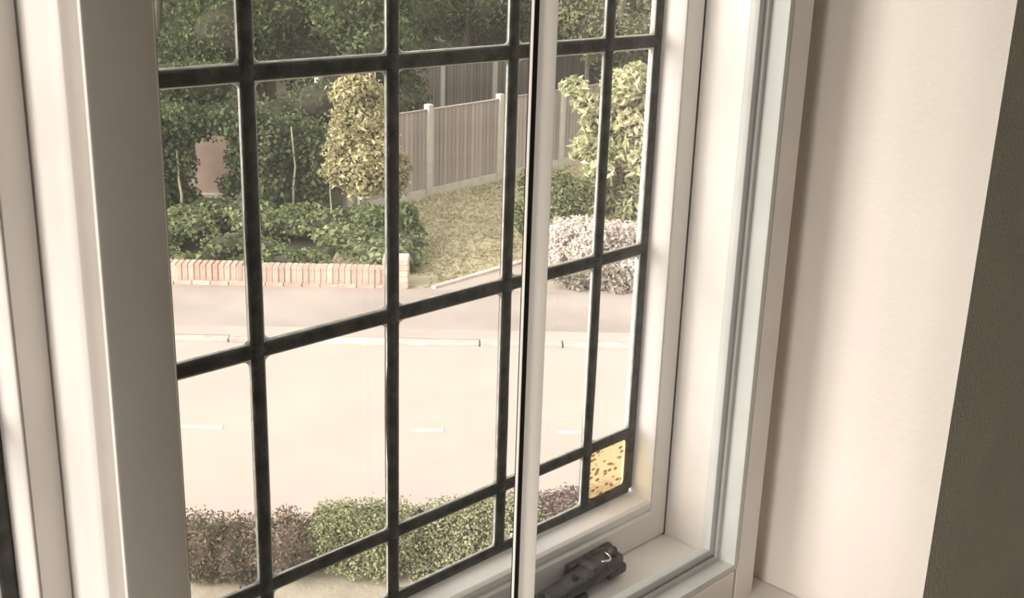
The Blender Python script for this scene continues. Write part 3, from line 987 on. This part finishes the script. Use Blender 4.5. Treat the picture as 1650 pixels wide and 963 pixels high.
# ground cover on the bank above the wall
gcb = []
for i in range(70):
    u = rng.uniform(-6.6, -1.45); wd = rng.uniform(14.35, 16.9)
    if u > -2.0 and wd > 16.6: continue
    gcb.append(blob(u, wd, 0.13 + (wd - 14.3) * 0.055 + rng.uniform(-0.04, 0.05), 0.34, 0.34, 0.16))
plant('ground_cover', 'light green ground cover plants spilling behind the low brick wall', 'ground cover', tuple(P(-3.5, 15.6, 0)), gcb, 17000, 0.085, 'lf_ground', (), 'bark', 0.7, 0.8, 0.3, 0.7)

# golden conifer-like shrub
gob = []
for px, py, a, b in ((578, 128, 26, 22), (560, 150, 30, 26), (598, 160, 30, 30), (570, 195, 38, 34), (605, 205, 32, 36), (560, 240, 38, 34), (600, 250, 40, 36), (545, 275, 28, 26), (585, 290, 42, 30), (625, 270, 28, 34), (640, 290, 20, 34), (555, 225, 22, 50), (648, 265, 10, 20)):
    gob.append(pixblob(px, py, 16.6 + rng.uniform(-0.2, 0.2), a, b, 0.2))
plant('golden_shrub', 'tall golden-leaved upright shrub behind the right part of the brick wall', 'shrub', tuple(P(-2.2, 16.6, 0)), gob, 9000, 0.075, 'lf_gold',
      [stem(-2.25, 16.6, -2.2, 16.6, 1.4, 0.035, wob=0.03), stem(-2.6, 16.4, -2.65, 16.4, 1.1, 0.015, wob=0.02)], 'bark_pale', 0.55, 0.3, 0.3, 0.5, 'twig')

# green shrub at the lawn edge
gsb = [pixblob(px, py, 15.9 + rng.uniform(-0.2, 0.3), a, b, 0.15) for px, py, a, b in ((650, 345, 24, 20), (640, 375, 30, 24), (668, 372, 16, 18), (655, 400, 24, 16), (600, 350, 34, 20))]
plant('green_shrub', 'small green shrub spreading onto the lawn beside the brick pier', 'shrub', tuple(P(-1.6, 15.9, 0)), gsb, 4500, 0.075, 'lf_ground', (), 'bark', 0.65, 0.5, 0.3, 0.55)

# cream-variegated shrub on the right: leaves large enough to read singly
crb = []
for px, py, a, b in ((925, 140, 22, 14), (945, 165, 24, 18), (960, 200, 26, 26), (945, 240, 26, 24), (965, 275, 26, 30), (1000, 140, 34, 26), (1025, 125, 26, 24), (1010, 190, 40, 34), (1040, 180, 30, 40), (1000, 240, 40, 34), (1035, 250, 34, 36), (1005, 295, 36, 30), (1040, 310, 30, 34), (1070, 240, 40, 90), (1100, 230, 40, 90), (985, 330, 26, 24), (1015, 335, 30, 24), (1045, 340, 30, 30), (970, 310, 16, 30)):
    crb.append(pixblob(px, py, 16.9 + rng.uniform(-0.25, 0.25), a, b, 0.2))
plant('variegated_shrub', 'large cream and green variegated shrub at the end of the fence', 'shrub', tuple(P(1.6, 16.9, 0)), crb, 8000, 0.14, 'lf_cream',
      [stem(1.55, 16.9, 1.5, 16.9, 1.6, 0.03, wob=0.03), stem(1.8, 17.0, 2.0, 17.0, 1.5, 0.03, wob=0.03)], 'bark', 0.38, 0.5, 0.3, 0.55, 'twig', jitter=0.35)
# strappy green plant and low shrub in front of it
gpb = [pixblob(px, py, 16.4 + rng.uniform(-0.15, 0.15), a, b, 0.15) for px, py, a, b in ((905, 300, 18, 24), (930, 315, 22, 30), (900, 335, 24, 18), (945, 325, 20, 24), (850, 300, 14, 34), (845, 345, 18, 34), (860, 380, 16, 24), (870, 330, 18, 30))]
plant('leafy_shrub', 'green leafy shrub at the fence foot between lawn and variegated shrub', 'shrub', tuple(P(0.5, 16.4, 0)), gpb, 3600, 0.11, 'lf_lime', (), 'bark', 0.3, 0.1, 0.3, 0.55)
# silver-white bush
sib = [pixblob(px, py, 14.7 + rng.uniform(-0.2, 0.2), a, b, 0.15) for px, py, a, b in ((905, 375, 26, 24), (935, 365, 26, 18), (965, 375, 30, 24), (1000, 378, 30, 24), (1035, 385, 30, 28), (900, 410, 26, 22), (940, 405, 30, 24), (980, 410, 30, 24), (1020, 415, 34, 26), (1060, 410, 30, 40))]
plant('silver_bush', 'rounded silvery white leaved bush under the variegated shrub', 'shrub', tuple(P(1.1, 14.7, 0)), sib, 7500, 0.065, 'lf_silver', (), 'bark', 0.5, 0.5, 0.3, 0.6, 'lf_grey')
sgb = [pixblob(px, py, 14.25 + rng.uniform(-0.1, 0.1), a, b, 0.1) for px, py, a, b in ((895, 440, 16, 16), (930, 455, 22, 16), (965, 455, 24, 20), (1000, 462, 26, 20), (1030, 462, 24, 22), (985, 445, 24, 18), (1055, 465, 24, 20))]
plant('grey_shrub', 'low grey-green edging plants below the silvery bush by the pavement', 'shrub', tuple(P(1.1, 14.25, 0)), sgb, 2600, 0.085, 'lf_grey', (), 'bark', 0.45, 0.4, 0.3, 0.6)

# ------------------------------------------------------------------ near side: front garden and low hedge plants
patch('trim_5', [S(-30, -4.68), S(30, -4.68), S(30, -4.55), S(-30, -4.55)], 'kerb', 0.04, thick=0.08)
GB = 0.22
fg = patch('terrain', [P(-9, 1.2), P(7, 0.0), P(7, 8.35), P(0.4, 7.30), P(-0.9, 7.10), P(-2.4, 6.95), P(-9, 6.4)], 'front_earth', GB, thick=0.3)


def low_hedge(name, label, pix, mat, n, size, core_mat, wd=7.0, **kw):
    bl = []
    for px, py, a, b in pix:
        u, z = UZ(px, py, wd)
        k = wd / F_PX * 1.12
        for dw in (-0.05, 0.13):
            p = P(u * (1 + dw / wd), wd + dw + rng.uniform(-0.03, 0.03), z - 0.02)
            bl.append((p.x, p.y, p.z, a * k, a * k, b * k))
    u0, z0 = UZ(pix[0][0], pix[0][1], wd)
    return plant(name, label, 'hedge plant', tuple(P(u0, wd, GB)), bl, n, size, mat, (), 'bark', 0.55, 0.5, 0.3, 0.60, core_mat, group='hedge plants along the front garden', **kw)


low_hedge('low_hedge', 'brown-red low hedge plant at the left end of the front garden',
          [(-60, 885, 60, 60), (20, 885, 60, 60), (100, 885, 60, 55), (180, 885, 60, 55), (260, 885, 55, 52), (325, 880, 48, 50), (375, 885, 48, 50), (420, 885, 44, 48), (460, 875, 40, 46), (490, 875, 30, 40), (330, 915, 46, 34), (400, 915, 44, 30)], 'lf_red', 46000, 0.027, 'twig_red')
low_hedge('low_hedge', 'bright green low hedge plant in the middle of the front garden',
          [(530, 855, 34, 40), (560, 850, 36, 40), (600, 855, 40, 42), (640, 855, 36, 44), (540, 885, 30, 30), (580, 890, 38, 34), (620, 895, 36, 32)], 'lf_box', 18000, 0.026, 'twig', wd=7.05)
low_hedge('low_hedge', 'pale green low hedge plant right of the bright green one',
          [(680, 860, 36, 44), (715, 850, 36, 44), (750, 845, 36, 44), (790, 840, 36, 44), (825, 835, 34, 40), (680, 900, 34, 32), (730, 890, 36, 36), (780, 880, 36, 34), (850, 840, 30, 40)], 'lf_pale', 20000, 0.026, 'twig', wd=7.1)
low_hedge('low_hedge', 'wispy faded red hedge plant at the right end, beside the amber pane',
          [(885, 822, 28, 26), (915, 820, 28, 26), (945, 815, 28, 28), (980, 810, 34, 34), (1030, 805, 40, 40), (900, 850, 36, 26), (940, 850, 36, 26)], 'lf_pinkred', 9000, 0.028, 'twig_red', wd=7.2)
